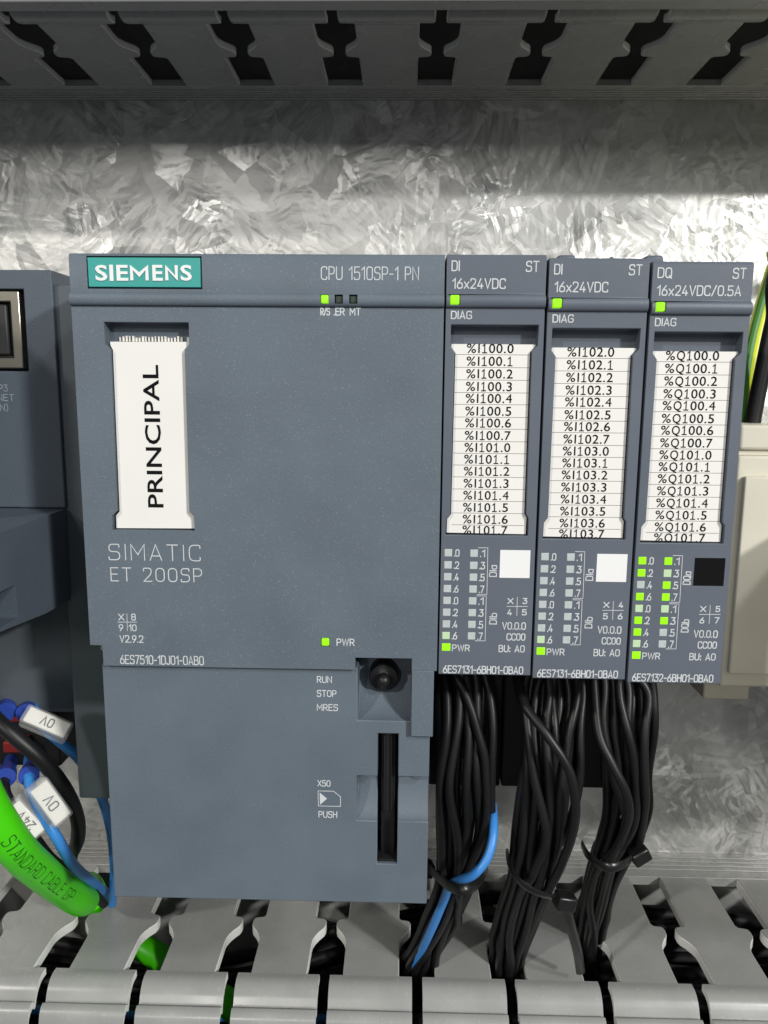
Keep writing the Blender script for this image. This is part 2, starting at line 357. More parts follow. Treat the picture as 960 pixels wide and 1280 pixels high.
def ribbon(mb, pts, hw, closed, fn, out=None):
    pts = [p for i, p in enumerate(pts) if i == 0 or (p-pts[i-1]).length > 1e-4]
    if closed and (pts[0]-pts[-1]).length < 1e-4: pts = pts[:-1]
    n = len(pts); L, Rr = [], []
    for i, p in enumerate(pts):
        a = pts[i-1] if (closed or i > 0) else None; c = pts[(i+1) % n] if (closed or i < n-1) else None
        d1 = (p-a).normalized() if a is not None else (c-p).normalized(); d2 = (c-p).normalized() if c is not None else d1
        n1 = Vector((-d1.y, d1.x)); n2 = Vector((-d2.y, d2.x)); m = (n1+n2)
        m = n1 if m.length < .3 else m.normalized()
        k = hw/max(.45, m.dot(n1))
        q = p.copy()
        if a is None: q = p - d1*hw*.8
        if c is None: q = p + d1*hw*.8
        L.append(q+m*k); Rr.append(q-m*k)
    b = len(mb.v); global RIB
    RIB = (RIB+1) % 5
    idx = list(range(n)) + ([0] if closed else [])
    for k, i in enumerate(idx):
        for q in (L[i], Rr[i]):
            v = Vector(fn(q)); o_ = (RIB*.004 + k*.0006) if out is None else 0
            mb.v.append(v + Vector((0, -o_, 0)) if out is None else v + out*(RIB*.004+k*.0006))
    for i in range(len(idx)-1):
        mb.f.append((b+2*i, b+2*i+1, b+2*i+3, b+2*i+2))
def text_layout(s, gap=.2):
    x = 0; out = []
    for ch in s:
        wd, st = GL[ch]; out.append((x, st)); x += wd + gap
    return out, x-gap
def stroke_text(mb, s, x, z, h, width, Y, hw, rot=0, gap=.2):
    """lettering on plane Y; (x,z) = left end of the base line in mm; cap height h; fitted to width; rot=90 reads upwards"""
    lay, tot = text_layout(s, gap); sx = width/tot if width else h
    def put(p, ox):
        a, b = (p.x+ox)*sx, p.y*h
        return (a, b)
    for ox, st in lay:
        for pts, r, cl in st:
            # round in metric space so strokes keep an even width
            P = [Vector(put(Vector(p), ox)) for p in pts]
            if cl == 2: F = fillet([P[0], P[1], P[2], P[3]], r*max(sx, h), False); c = False
            else: F = fillet(P, r*max(sx, h), bool(cl)) if r else P; c = bool(cl)
            if rot == 90: fn = lambda q: (x-q.y, Y, z+q.x)
            elif hw > .2: fn = lambda q: (x+q.x, Y, z+max(-hw, min(h+hw, q.y)))
            else: fn = lambda q: (x+q.x, Y, z+q.y)
            ribbon(mb, F, hw, c, fn)
def px_text(mb, s, x0, x1, yb, yt, Y, hw, gap=.2, dx=0, dz=0):
    a, b, t = at(x0, yb, Y=Y), at(x1, yb, Y=Y), at(x0, yt, Y=Y)
    stroke_text(mb, s, a.x+hw+dx, a.z+hw+dz, (t.z-a.z)-2*hw, (b.x-a.x)-2*hw, Y, hw, gap=gap)
def line_px(mb, pts, Y, hw, closed=False, dx=0, dz=0):
    P = [Vector((at(*p, Y=Y).x+dx, at(*p, Y=Y).z+dz)) for p in pts]
    ribbon(mb, P, hw, closed, lambda q: (q.x, Y, q.y))
def font_text(mb, s, x, z, height, width, Y, rot=0, bold=0.0, depth=0, align_c=False):
    """outline lettering from Blender's built-in face: fitted to height and width in mm"""
    cu = bpy.data.curves.new('lettering', 'FONT'); cu.body = s; cu.size = 1; cu.offset = bold; cu.resolution_u = 3; cu.extrude = depth
    o = bpy.data.objects.new('lettering', cu); COL.objects.link(o)
    dg = bpy.context.evaluated_depsgraph_get(); me = bpy.data.meshes.new_from_object(o.evaluated_get(dg), depsgraph=dg)
    V = [v.co.copy() for v in me.vertices]; F = [tuple(p.vertices) for p in me.polygons]
    bpy.data.objects.remove(o); bpy.data.curves.remove(cu); bpy.data.meshes.remove(me)
    x0 = min(v.x for v in V); x1 = max(v.x for v in V); y0 = min(v.y for v in V); y1 = max(v.y for v in V)
    if isinstance(height, tuple): k = height[0]; ky = k
    else: ky = height/(y1-y0)
    kx = width/(x1-x0) if width else ky
    zk = 1.0/depth if depth else 0
    out = []
    for v in V:
        a, b = (v.x-x0)*kx, (v.y-(y0 if not isinstance(height, tuple) else 0))*ky
        yy = Y + (-v.z*zk*0.12 if depth else 0)
        out.append((x-b, yy, z+a) if rot == 90 else (x+a, yy, z+b))
    b = len(mb.v); mb.v += [Vector(q) for q in out]; mb.f += [tuple(b+i for i in f) for f in F]

GC = {}
def glyph(ch):
    if ch not in GC:
        cu = bpy.data.curves.new('glyph', 'FONT'); cu.body = ch; cu.size = 1; cu.resolution_u = 4; cu.offset = 0 if ch == '4' else .007
        o = bpy.data.objects.new('glyph', cu); COL.objects.link(o)
        dg = bpy.context.evaluated_depsgraph_get(); me = bpy.data.meshes.new_from_object(o.evaluated_get(dg), depsgraph=dg)
        GC[ch] = ([v.co.xy.copy() for v in me.vertices], [tuple(p.vertices) for p in me.polygons])
        bpy.data.objects.remove(o); bpy.data.curves.remove(cu); bpy.data.meshes.remove(me)
    return GC[ch]
def card_text(mb, s, x, z, h, width, Y):
    """figures of equal width, as typed on a card"""
    z0 = [v.y for v in glyph('0')[0]]; k0 = min(z0); k = h/(max(z0)-k0)
    adv = {'%': 1.5, 'I': .55, '.': .5, 'Q': 1.30}; tot = sum(adv.get(c, 1) for c in s); u = width/tot; cx = x
    for c in s:
        a = adv.get(c, 1)*u
        if c == '1': stroke_text(mb, '!', cx+a*.22, z+.06, h-.14, a*.56, Y, .078)
        else:
            V, F = glyph(c); xs = [v.x for v in V]; w0, w1 = min(xs), max(xs); gw = (w1-w0)*k
            kx = k*min(1.1, a*.84/gw) if c not in 'I.' else k
            ox = cx + (a-(w1-w0)*kx)/2; b = len(mb.v)
            mb.v += [Vector((ox+(v.x-w0)*kx, Y, z+(v.y-k0)*k)) for v in V]; mb.f += [tuple(b+i for i in f) for f in F]
        cx += a

# ================================================================== setting
plate = MB().box(-260, 260, 0, 3, -320, 220).build('mounting_plate', 'zinc'); tag(plate, kind='structure')
plate['label'] = 'galvanised steel back plate of the cabinet'

# ------------------------------------------------------------------ slotted wiring ducts
PT = 20.307
def finger_outline(k):
    """half-outline (x, y) of one duct finger from wall to lip; k scales the distance from the plate"""
    e = [(6.17, -11.6), (6.17, -29.2), (6.6, -29.9), (8.3, -30.2), (8.75, -30.6), (8.9, -31.4), (8.85, -32.6), (8.5, -33.6), (7.6, -34.8), (6.8, -36.2), (6.3, -37.6), (6.17, -39.0), (6.17, -48.6)]
    return [(x, y*k) for x, y in e]
def make_duct(name, label, zf, sgn, k, x0, i0, i1, lip, depth, tip_w):
    """zf: height of the slotted side seen; sgn: +1 material lies above it (upper duct), -1 below it (lower duct)"""
    t = thing(name, label, 'cable duct', (0, 0, zf)); th = 2.5 if sgn < 0 else 1.5
    z = lambda d: zf + sgn*d                 # d>0: into the duct
    m = MB().box(-230, 230, -0.05, -10.9*k, z(0), z(th))
    for q in (1.6, 3.4, 5.2, 7.0): m.box(-230, 230, -q*k-.0, -(q+.8)*k, z(-.22), z(.4))
    m.build('side_wall', 'duct', t, .12)
    MB().box(-230, 230, -.06, -2.2, z(th+.02), z(58)).build('back_wall', 'duct', t)
    MB().box(-230, 230, -2.3, depth+3, z(58), z(60)).build('far_wall', 'duct', t)
    half = finger_outline(k)
    lipw = tip_w
    fm = MB()
    # flat leaf
    poly = [(10.153, -10.9*k)] + [(10.153, -11.6*k)] + half + [(-x, y) for x, y in half[::-1]] + [(-10.153, -11.6*k), (-10.153, -10.9*k)]
    poly = [(6.17, -10.9*k)] + half + [(-x, y) for x, y in half[::-1]] + [(-6.17, -10.9*k)]
    fm.prism(poly, 'z', z(0), z(th))
    fo = fm.build('finger', 'duct', t, .26, 2)
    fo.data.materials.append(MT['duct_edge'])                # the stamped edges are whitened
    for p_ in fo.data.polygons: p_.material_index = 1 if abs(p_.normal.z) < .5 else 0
    # moulded tip with its snap ridge, wider than the leaf
    tm = MB(); n = len(lip)
    prof = [(y, z(d)) for y, d in lip] + [(y+ (0.0 if i else 0), z(d+1.6)) for i, (y, d) in enumerate(lip[::-1])]
    tm.prism(prof, 'x', -lipw, lipw)
    to = tm.build('finger_tip', 'duct', t, .3, 2, True, 50)
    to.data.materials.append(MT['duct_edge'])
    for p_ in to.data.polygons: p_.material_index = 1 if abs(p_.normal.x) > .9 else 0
    for i in range(i0, i1+1):
        dx = x0 + PT*(i+.5)
        if i == i0: fo.location = fo.location + Vector((dx*S, 0, 0)); to.location = to.location + Vector((dx*S, 0, 0)); base = dx
        else: copy_of(fo, t, (dx-base, 0, 0)); copy_of(to, t, (dx-base, 0, 0))
    # filler between fingers at the wall end (the slot ends are cut square)
    return t, z
lipL = [(-48.3, 0.0), (-49.2, -.08), (-50.3, -.15), (-51.4, .2), (-52.4, .9), (-53.2, 1.9), (-53.75, 3.0), (-54.05, 3.45), (-54.5, 3.4), (-54.8, 2.9), (-55.3, 2.6), (-56.2, 2.9), (-57.0, 3.9), (-57.5, 5.6), (-57.7, 8), (-57.8, 12)]
dl, zl = make_duct('cable_duct', 'light grey slotted cable duct along the bottom with wires entering', -147, -1, 1.0, -82.7, -4, 11, lipL, -58.6, 9.0)
MB().box(-230, 230, -58.6, -60.2, -158, -207).build('cover', 'duct', dl, .3)
lipU = [(-40.0, 0.0), (-40.6, -.1), (-41.6, -.5), (-43.0, -.62), (-44.4, -.4), (-45.2, .2), (-46.2, 1.0), (-48.5, 1.6)]
du, zu = make_duct('cable_duct', 'shadowed grey slotted cable duct along the top edge', 48.8, 1, .82, -80.97, -5, 12, lipU, -52, 9.1)
cv = MB().box(-230, 230, -46.4, -50.2, 48.2, 50.2).box(-230, 230, -48.4, -50.4, 50.21, 108)
cv.build('cover', 'duct', du, .4)

# ------------------------------------------------------------------ controller
FY = -81.0; PY = FY-.035; X0 = -56.1
def ridge_profile(back, zt, zb, y=FY, r0=-5.35, r1=-7.35, h=.75):
    pr = [(back, zt), (y+.35, zt), (y, zt-.45)]
    pr += [(y-.0, r0)]
    for i in range(1, 9):
        a = math.pi*i/9; pr.append((y - h*math.sin(a)**.8, r0+(r1-r0)*(1-math.cos(a))/2))
    pr += [(y, r1), (y, zb), (back, zb)]
    return pr
cpu = thing('controller', 'wide grey industrial controller with PRINCIPAL card and teal badge', 'controller', (-28, -40, -106))
MB().box(-68.5, -.8, -8, -61, -1.8, -99).build('housing', 'housing', cpu, .5)
MB().box(-55.2, -.6, -62.1, -70.4, -1, -104).build('inner_body', 'housing', cpu, .4)
# front cover
c = MB().prism(ridge_profile(-70.5, .3, -64.0), 'x', X0, -.12)
fc = c.build('front_cover', 'cpu', cpu, 0, 2, False)
SWX0, SWX1, SWZ1 = -12.9, -4.15, -61.95
cut = [MB().box(X0-2, -54.1, -90, -60, -60.55, -70),                      # step at lower left
       MB().box(SWX0-.35, SWX1, -90, -60, SWZ1, -70)]
pk = [(at(129.7, 403, Y=FY).x, -9.65), (at(236, 403, Y=FY).x, -9.65), (-38.45, -12.9), (-39.15, -13.7), (-39.25, -38.5), (-38.55, -39.3), (-38.5, -41.6), (-51.6, -41.6), (-51.55, -39.4), (-50.75, -38.6), (-50.55, -13.7), (-51.25, -12.9)]
cut.append(MB().prism(pk, 'y', -90, FY+2.7))
a, b = at(107.5, 319.6, Y=FY), at(253, 361.5, Y=FY)
LG = (a.x, b.x, a.z, b.z)
cut.append(MB().box(LG[0], LG[1], -90, FY+.7, LG[2], LG[3]))
leds = []
for x in (405.8, 423.4, 441.6):
    q = at(x, 373.8, Y=FY-.6); leds.append(q)
    cut.append(MB().box(q.x-.62, q.x+.62, -90, FY+.6, q.z-.66, q.z+.66))
q = at(406.7, 802.8, Y=FY); pw = q
cut.append(MB().box(q.x-.7, q.x+.7, -90, FY+.6, q.z-.72, q.z+.72))
carve(fc, cut)
# the cover's leg to the right of the switch recess
finish(fc, .16, 2, True, 40)
MB().box(SWX1+.0, -.55, FY, -71.2, -64.02, -75.3).build('cover_leg', 'cpu', cpu, .14)
# lower cover with switch ramp, push scoop and card slot
LY = -80.0
lc = MB().box(-54.75, -1.0, LY, -70.45, -64.05, -106.1).build('lower_cover', 'cpu', cpu, 0, 2, False)
sw_ramp = [(-90, -60)] + [(-72.6, -60), (-72.6, -67.2)] + [(LY + 7.4*(1-(i/8))**1.0, -67.2 - 5.9*math.sin(i/8*math.pi/2)**1.0) for i in range(1, 9)] + [(-90, -73.1)]
sc_top, sc_bot = -82.85, -90.95
scoop = [(-90, sc_top)] + [(LY+3.0*math.cos(i/10*math.pi/2)**1.2, sc_top+(sc_bot-sc_top)*math.sin(i/10*math.pi/2)**1.0) for i in range(0, 11)] + [(-90, sc_bot)]
carve(lc, [MB().prism(sw_ramp, 'x', SWX0, SWX1), MB().prism(scoop, 'x', -13.0, .5), MB().box(-9.55, -6.15, -90, -71.0, -75.3, -98.8)])
finish(lc, .14, 2, True, 30)
# notch latch at the lower left step
MB().box(-55.9, -54.9, -72, -77.5, -61.3, -62.7).build('latch', 'faint', cpu, .1)
# switch
sx, sz = -8.75, -67.35
sk = MB().lathe([(2.5, 0), (2.5, 3.0), (2.3, 3.5), (1.5, 3.6), (1.1, 3.8), (1.1, 4.7), (.95, 5.2), (.55, 5.55), (.05, 5.65)], (sx, -72.4, sz), (0, -1, 0), 28)
sw = sk.build('mode_switch', 'black', cpu, 0, 2, True, 50)
# memory card in its slot
cdm = MB().box(-9.0, -6.6, -72.0, -77.2, -75.6, -98.74)
cdo = cdm.build('memory_card', 'tie', cpu, .12)
MB().box(-8.6, -7.0, -77.25, -78.2, -76.1, -90.2).build('card_grip', 'black', cdo, .18)
for xx in (-8.45, -7.25): MB().box(xx-.12, xx+.12, -78.25, -78.6, -76.4, -89.9).build('rail', 'black', cdo, .08)
MB().box(-9.53, -6.17, -71.1, -79.3, -98.79, -98.3).build('slot_lining', 'black', cpu)
# badge
bd = MB().box(LG[0]+.22, LG[1]-.22, FY+.72, FY-.12, LG[2]-.25, LG[3]+.25).build('badge', 'teal', cpu, .06)
lt = MB(); a, b = at(119.8, 351.8, Y=FY), at(240.5, 332.0, Y=FY)
for ch, xa, xb in (('S', 95, 162), ('I', 181, 197), ('E', 222, 287), ('M', 303, 410), ('E', 437, 495), ('N', 513, 587), ('S', 605, 670)):
    a_, b_ = at(100+xa/4.8, 351, Y=FY-.15), at(100+xb/4.8, 331.3, Y=FY-.15)
    if ch == 'I': lt.box(a_.x, b_.x, FY-.19, FY-.2, a_.z, b_.z)
    elif ch in 'MN': stroke_text(lt, ch, a_.x+.24, a_.z+.24, b_.z-a_.z-.48, b_.x-a_.x-.48, FY-.2, .24)
    else: font_text(lt, ch, a_.x, a_.z, b_.z-a_.z, b_.x-a_.x, FY-.2, bold=.022)
lo_ = lt.build('lettering', 'white', bd, 0, 2, False); so = lo_.modifiers.new('thick', 'SOLIDIFY'); so.thickness = .12*S; so.offset = 0
# name card
cardp = [(at(135, 427, Y=FY).x, -12.55), (at(237, 427, Y=FY).x, -12.5), (-38.6, -12.95), (-39.3, -13.75), (-39.4, -38.45), (-38.75, -39.3), (-38.6, -41.35), (-51.2, -41.45), (-51.15, -39.4), (-50.55, -38.7), (-50.4, -13.75), (-50.75, -13.1)]
pc = MB().prism(cardp, 'y', FY+2.6, FY+.75).build('name_card', 'paper', cpu, .05)
lt = MB(); a, b = at(204.7, 634.5, Y=FY+.7), at(177.5, 456, Y=FY+.7)
font_text(lt, 'PRINCIPAL', a.x, a.z, a.x-b.x, b.z-a.z, FY+.72, rot=90, bold=.012)
lt.build('lettering', 'ink', pc, 0, 2, False)
tm = MB()
for i in range(22):
    if random.random() < .85:
        xx = -49.9+i*.5; tm.box(xx, xx+.16+random.random()*.2, FY+2.4, FY+2.68, -11.55-random.random()*.3, -12.4)
tm.build('torn_edge', 'marker', pc)
# lights
for q, mname, lab in ((leds[0], 'led_on', 'lit green run light'), (leds[1], 'led_dark', 'unlit error light'), (leds[2], 'led_dark', 'unlit maintenance light')):
    o = MB().box(q.x-.54, q.x+.54, FY+.55, FY-(.55 if mname == 'led_on' else .1), q.z-.56, q.z+.58).build('status_light', mname, cpu, .12); o['label'] = lab
o = MB().box(pw.x-.6, pw.x+.6, FY+.55, FY-.06, pw.z-.6, pw.z+.6).build('status_light', 'led_on', cpu, .15); o['label'] = 'lit green power light'
# print
hw = .085
m = MB()
px_text(m, 'CPU 1510SP-1 PN', 401, 523.7, 350, 332.8, PY, .08)
px_text(m, 'R/S', 400.3, 412.6, 394.5, 384.5, PY, .085, .16); px_text(m, '.ER', 417, 431, 394.5, 384.5, PY, .085, .16); px_text(m, 'MT', 437, 451, 394.5, 384.5, PY, .085)
px_text(m, 'PWR', 420.6, 443.3, 807.3, 798, PY, .085)
px_text(m, 'SIMATIC', 136, 251, 700.2, 679.6, PY, .082, .26); px_text(m, 'ET 200SP', 138.5, 253, 726.6, 709, PY, .082, .26)
px_text(m, 'X', 148, 155.5, 775.6, 767, PY, .08); px_text(m, '8', 164, 170.2, 775.6, 767, PY, .08)
px_text(m, '9', 148.5, 154.5, 789, 780.3, PY, .08); px_text(m, '10', 161, 171, 789, 780.3, PY, .08)
line_px(m, [(147.3, 777.6), (170.8, 777.6)], PY, .05); line_px(m, [(158.6, 767), (159.2, 788.5)], PY, .05)
px_text(m, 'V2.9.2', 149.7, 179.6, 803.2, 793.8, PY, .08); px_text(m, '6ES7510-1DJ01-0AB0', 150.2, 255, 830, 818.4, PY, .085)
m.build('printed_lettering', 'print', cpu, 0, 2, False)
m = MB(); py_ = LY-.035
px_text(m, 'RUN', 396, 415, 853.6, 845, py_, .08); px_text(m, 'STOP', 396, 420.6, 871, 862.3, py_, .08); px_text(m, 'MRES', 396, 422.6, 888.4, 879.8, py_, .08)
px_text(m, 'X50', 396.8, 413.2, 983, 975, py_, .075); px_text(m, 'PUSH', 398, 421.6, 1022, 1013.6, py_, .08)
line_px(m, [(397.5, 988.6), (417, 989), (425.6, 996), (425.6, 1008), (398, 1007.4)], py_, .055, True)
a, b, c_ = (at(399.5, 990.5, Y=py_), at(400, 1006, Y=py_), at(408.8, 998.4, Y=py_))
m.add([a, b, c_], [(0, 1, 2)])
m.build('printed_lettering', 'print', cpu, 0, 2, False)

# ------------------------------------------------------------------ input and output modules
ON_D = {0: 'on', 1: 'on', 2: 'on', 5: 'on', 6: 'on', 7: 'on', 10: 'on', 11: 'on', 12: 'on', 14: 'soft', 8: 'soft', 9: 'soft', 3: 'soft'}
PROTO = {}
def make_module(ix, dx, dz, kind, prefix, first, label, mats, slot, order):
    t = thing('signal_module', label, 'module', (7.5+dx, -52, -65+dz), 'signal modules beside the controller')
    # cover and its pocket
    cover = MB().prism([(y, z+dz) for y, z in ridge_profile(-53, .35, -64.5)], 'x', .16+dx, 14.84+dx).build('front_cover', 'module', t, 0, 2, False)
    pk = [(1.0, -9.75), (14.05, -9.75), (14.0, -12.7), (13.15, -13.6), (13.2, -38.3), (13.6, -38.9), (13.65, -41.75), (.8, -41.75), (.9, -39.2), (1.5, -38.4), (1.6, -13.8), (.95, -12.9)]
    cuts = [MB().prism([(x+dx, z+dz) for x, z in pk], 'y', -90, FY+2.7)]
    q = at(568.7, 374.4, Y=FY-.6); lx, lz = q.x+dx, q.z+dz
    cuts.append(MB().box(lx-.75, lx+.75, -90, FY+.6, lz-.75, lz+.75))
    carve(cover, cuts); finish(cover, .2, 3, True, 35)
    MB().box(.5+dx, 14.5+dx, -53.05, -68, -1+dz, -63.8+dz).build('inner_body', 'housing', t)
    # card strip
    cp = [(1.15, -12.55), (13.75, -12.55), (13.8, -12.8), (13.0, -13.7), (13.05, -38.35), (13.42, -38.95), (13.4, -41.6), (1.0, -41.5), (1.05, -39.3), (1.65, -38.5), (1.75, -13.9), (1.1, -13.0)]
    card = MB().prism([(x+dx, z+dz) for x, z in cp], 'y', FY+2.6, FY+.7).build('card_strip', 'paper', t, .04)
    m = MB(); l = MB()
    zt, zb = at(569, 428, Y=FY+.7).z, at(560, 670, Y=FY+.7).z
    rows = [443.3, 459.3, 475, 490.8, 505.6, 521.5, 536.2, 551.8, 566.7, 581.5, 596.4, 611.5, 626.5, 641.5, 656.3]   # row lines of the first card
    zr = [at(600, y, Y=FY+.7).z for y in rows]; zr.append(zr[-1]-1.72)
    for i in range(16):
        s = '%%%s%d.%d' % (prefix, first + i//8, i % 8)
        h = 1.36; zz = zr[i] + .17
        wd = 7.25 if prefix == 'I' else 8.15
        xs = at(586.5-i*.53, rows[min(i, 14)], Y=FY+.7).x if prefix == 'I' else at(585-i*.53, rows[min(i, 14)], Y=FY+.7).x-.9
        xs = 3.35 if prefix == 'I' else 2.95
        card_text(m, s, xs+dx, zz+.06+dz, 1.40, wd, FY+.66)
        if i < 15: l.box(1.35+dx if i < 1 else 1.78+dx, 13.0+dx, FY+.69, FY+.72, zr[i]-.035+dz, zr[i]+.035+dz)
    m.build('lettering', 'ink', card, 0, 2, False)
    l.build('row_line', 'line_ink', card, 0, 2, False); 
    # status lights
    o = MB().box(lx-.66, lx+.66, FY+.5, FY-.62, lz-.66, lz+.66).build('status_light', 'led_on', t, .14); o['label'] = 'lit green diagnostic light'
    ys = [691, 706.2, 721, 735.8, 750.6, 765.3, 780, 794.4]
    m = MB(); D = dict(dx=dx, dz=dz); hw = .085
    for r, y in enumerate(ys):
        for cidx in (0, 1):
            n = 2*r+cidx
            xpx = (560.4-.42*r) if cidx == 0 else (592.6-.47*r)
            q = at(xpx, y+cidx*.6, Y=FY); st = mats.get(n)
            mat = {'on': 'led_on', 'soft': 'led_soft', None: 'led_off'}[st]
            o = MB().box(q.x-.6+dx, q.x+.6+dx, FY+.3, FY-.05, q.z-.6+dz, q.z+.6+dz).build('status_light', mat, t, .06)
            o['label'] = 'lit green channel light' if st == 'on' else ('faintly green channel light' if st == 'soft' else 'unlit pale channel light')
            px_text(m, '.%d' % (n % 8), xpx+6.9, xpx+14.0, y+5+cidx*.6, y-4.5+cidx*.6, PY, .085, .14, **D)
    q = at(557.7, 808.8, Y=FY)
    o = MB().box(q.x-.68+dx, q.x+.68+dx, FY+.3, FY-.05, q.z-.62+dz, q.z+.62+dz).build('status_light', 'led_on', t, .06); o['label'] = 'lit green power light'
    px_text(m, 'PWR', 564.7, 587.2, 814, 805.4, PY, .085, **D)
    # heading
    px_text(m, kind, 564.2, 564.2+(10.6 if kind == 'DI' else 18), 339, 325.4, PY, .09, **D); px_text(m, 'ST', 657, 674, 340, 326, PY, .09, **D)
    if kind == 'DI': px_text(m, '16x24VDC', 565, 632, 361, 347.6, PY, .09, **D)
    else: px_text(m, '16x24VDC/0.5A', 564.2, 668.5, 361, 347.6, PY, .09, **D)
    px_text(m, 'DIAG', 563.4, 590, 399, 388.4, PY, .09, **D)
    m.build('printed_lettering', 'print', t, 0, 2, False); m = MB()
    # brackets
    line_px(m, [(598, 684.6), (609.8, 684.8), (608.6, 743), (596.5, 743)], PY, .05, **D)
    line_px(m, [(596, 744.8), (607.8, 745), (606.4, 801), (594, 801)], PY, .05, **D)
    m.build('printed_line', 'print', t, 0, 2, False); m = MB()
    for s, yb in ((kind[:2]+'a', 720.6), (kind[:2]+'b', 780)):
        a = at(620.8, yb, Y=PY); wd = 1.75 if kind == 'DI' else 2.0
        stroke_text(m, s, a.x+dx-.05, a.z+dz, 1.08, wd, PY, .085, rot=90)
    # grid of positions
    a_, b_, c2 = slot
    px_text(m, 'X', 634, 641.8, 755, 747.4, PY, .085, **D); px_text(m, a_, 653, 659, 755, 747.4, PY, .085, **D)
    px_text(m, b_, 633.8, 640, 769.2, 761.4, PY, .085, **D); px_text(m, c2, 652.2, 658.4, 769.2, 761.4, PY, .085, **D)
    line_px(m, [(633.4, 758), (659.4, 758)], PY, .05, **D); line_px(m, [(646.6, 746.6), (646, 769.4)], PY, .05, **D)
    px_text(m, 'V0.0.0', 627.4, 657.2, 787, 777.4, PY, .085, **D); px_text(m, 'CC00', 632.8, 656.6, 800.6, 791.4, PY, .085, **D)
    px_text(m, 'BU: A0', 623, 655.8, 815.2, 806, PY, .085, **D); px_text(m, order, 553.4, 654, 841.4, 831.4, PY, .09, **D)
    m.build('printed_lettering', 'print', t, 0, 2, False)
    a, b = at(625.4, 687.4, Y=FY), at(663, 722.6, Y=FY)
    o = MB().box(a.x+dx, b.x+dx-.15, FY+.2, FY-.04, a.z+dz, b.z+dz).build('marking_label', 'ink' if kind == 'DQ' else 'white', t)
    o['label'] = 'solid black square label' if kind == 'DQ' else 'blank white square label'
    return t
make_module(0, 0, 0, 'DI', 'I', 100, 'grey input module touching the controller, card starting at I100.0', {14: 'soft'}, '345', '6ES7131-6BH01-0BA0')
make_module(1, 15.07, -.42, 'DI', 'I', 102, 'middle grey input module with card starting at I102.0', {14: 'soft'}, '456', '6ES7131-6BH01-0BA0')
make_module(2, 30.2, -.85, 'DQ', 'Q', 100, 'grey output module with black square label and many green lights lit', ON_D, '567', '6ES7132-6BH01-0BA0')

# ------------------------------------------------------------------ terminal bases behind the modules
for i, lab in enumerate(('black wiring block behind the wires of the first input module', 'black wiring block behind the wires of the middle input module', 'black wiring block behind the wires of the output module, beside the beige device')):
    x = .1 + 15.1*i
    t = thing('wiring_block', lab, 'wiring block', (x+7.5, -10, -101), 'wiring blocks under the modules')
    MB().box(x+.1, x+14.9, -.3, -49.5, 3.4, -101).build('housing', 'base_black', t, .4)
    cl = MB().box(x+5.2, x+8.3, -49.6, -60, 1.6, 3.7) if i else MB().box(x+9.5, x+13, -49.6, -60, .2, 1.0)
    cl.build('clip', 'module', t, .5)
    if i < 2: MB().box(x+14.2-10*0, x+14.2+2.6 if 0 else x+14.85, -49.6, -60, 1.4, 3.4).build('clip', 'module', t, .2)
    proto = MB().box(x+9.4, x+11.1, -49.55, -50.9, -65.4, -68.4).build('push_button', 'button', t, .2)
    for k in range(1, 8): copy_of(proto, t, (0, 0, -4.15*k))
    p2 = MB().box(x+5.6, x+7.2, -49.55, -50.4, -65.6, -68.2).build('wire_entry', 'button', t, .2)
    for k in range(1, 8): copy_of(p2, t, (0, 0, -4.15*k))

# ------------------------------------------------------------------ network adapter at the left
ad = thing('network_adapter', 'grey adapter block with metal network socket left of the controller', 'network adapter', (-80, -30, -62))
AY = -62.0; XR = at(64, 339, Y=AY).x
ZS = at(78, 637, X=XR).z
body = MB().box(-112, XR, -20, AY, at(30, 337, Y=AY).z, ZS).build('body', 'adapter', ad, 0, 2, False)
a, b = at(0, 361, Y=AY), at(35.5, 464, Y=AY)
carve(body, [MB().box(-98, b.x, -80, AY+3.5, a.z, b.z)]); finish(body, .35, 3, True, 35)
zb0, zb1 = at(0, 790, X=XR), at(57, 767, X=XR)
lo = MB().prism([(AY+.1, ZS-.05), (-93, ZS-.05), (-93, zb0.z+.6), (zb0.y, zb0.z), (zb1.y, zb1.z), (AY+.1, zb1.z-.3)], 'x', -112, XR).build('lower_block', 'adapter', ad, 0, 2, False)
h0, h1 = at(0, 738, X=XR), at(22, 772, X=XR)
carve(lo, [MB().box(XR-9, XR+1, h0.y-6, h1.y, at(22, 729, X=XR).z, h1.z)]); finish(lo, .35, 3, True, 35)
MB().box(-112, XR-1.5, -20, -55, ZS-.2, -84).build('rear_body', 'housing', ad, .5)
MB().box(-114, -101, -30, -110, 14, ZS).build('unseen_shade_flank', 'adapter', ad, .6)  # unseen, added to keep the left lamp off the adapter
# socket: plated shell, black jack, spring tongue
fa, fb = at(0, 363.5, Y=AY+.2), at(29.5, 460.5, Y=AY+.2)
sh = MB().box(-97, fb.x, AY+3.45, AY+.2, fa.z, fb.z).build('socket_shell', 'steel', ad, 0, 2, False)
ja, jb = at(0, 377, Y=AY+.2), at(17, 447, Y=AY+.2)
carve(sh, [MB().box(-98, jb.x, -75, AY+2.8, ja.z, jb.z)]); finish(sh, .2, 2, True, 35)
MB().box(-96, jb.x-.25, AY+3.4, AY+1.8, ja.z-.3, jb.z+.3).build('jack', 'black', ad, .2)
MB().box(-96, at(9, 447, Y=AY).x, AY+1.7, AY+.8, at(9, 380, Y=AY).z, at(9, 443, Y=AY).z).build('tongue', 'button', ad, .3)
m = MB()
ty = AY-.04
for s, xr, yb, hpx, wmm in (('P3', 9.5, 489, 8, 1.5), ('PROFINET', 17.5, 501, 8.2, 7.6), ('(LAN)', 10, 513.5, 8, 3.8)):
    e = at(xr, yb, Y=ty); stroke_text(m, s, e.x-wmm, e.z, 1.1, wmm, ty, .065)
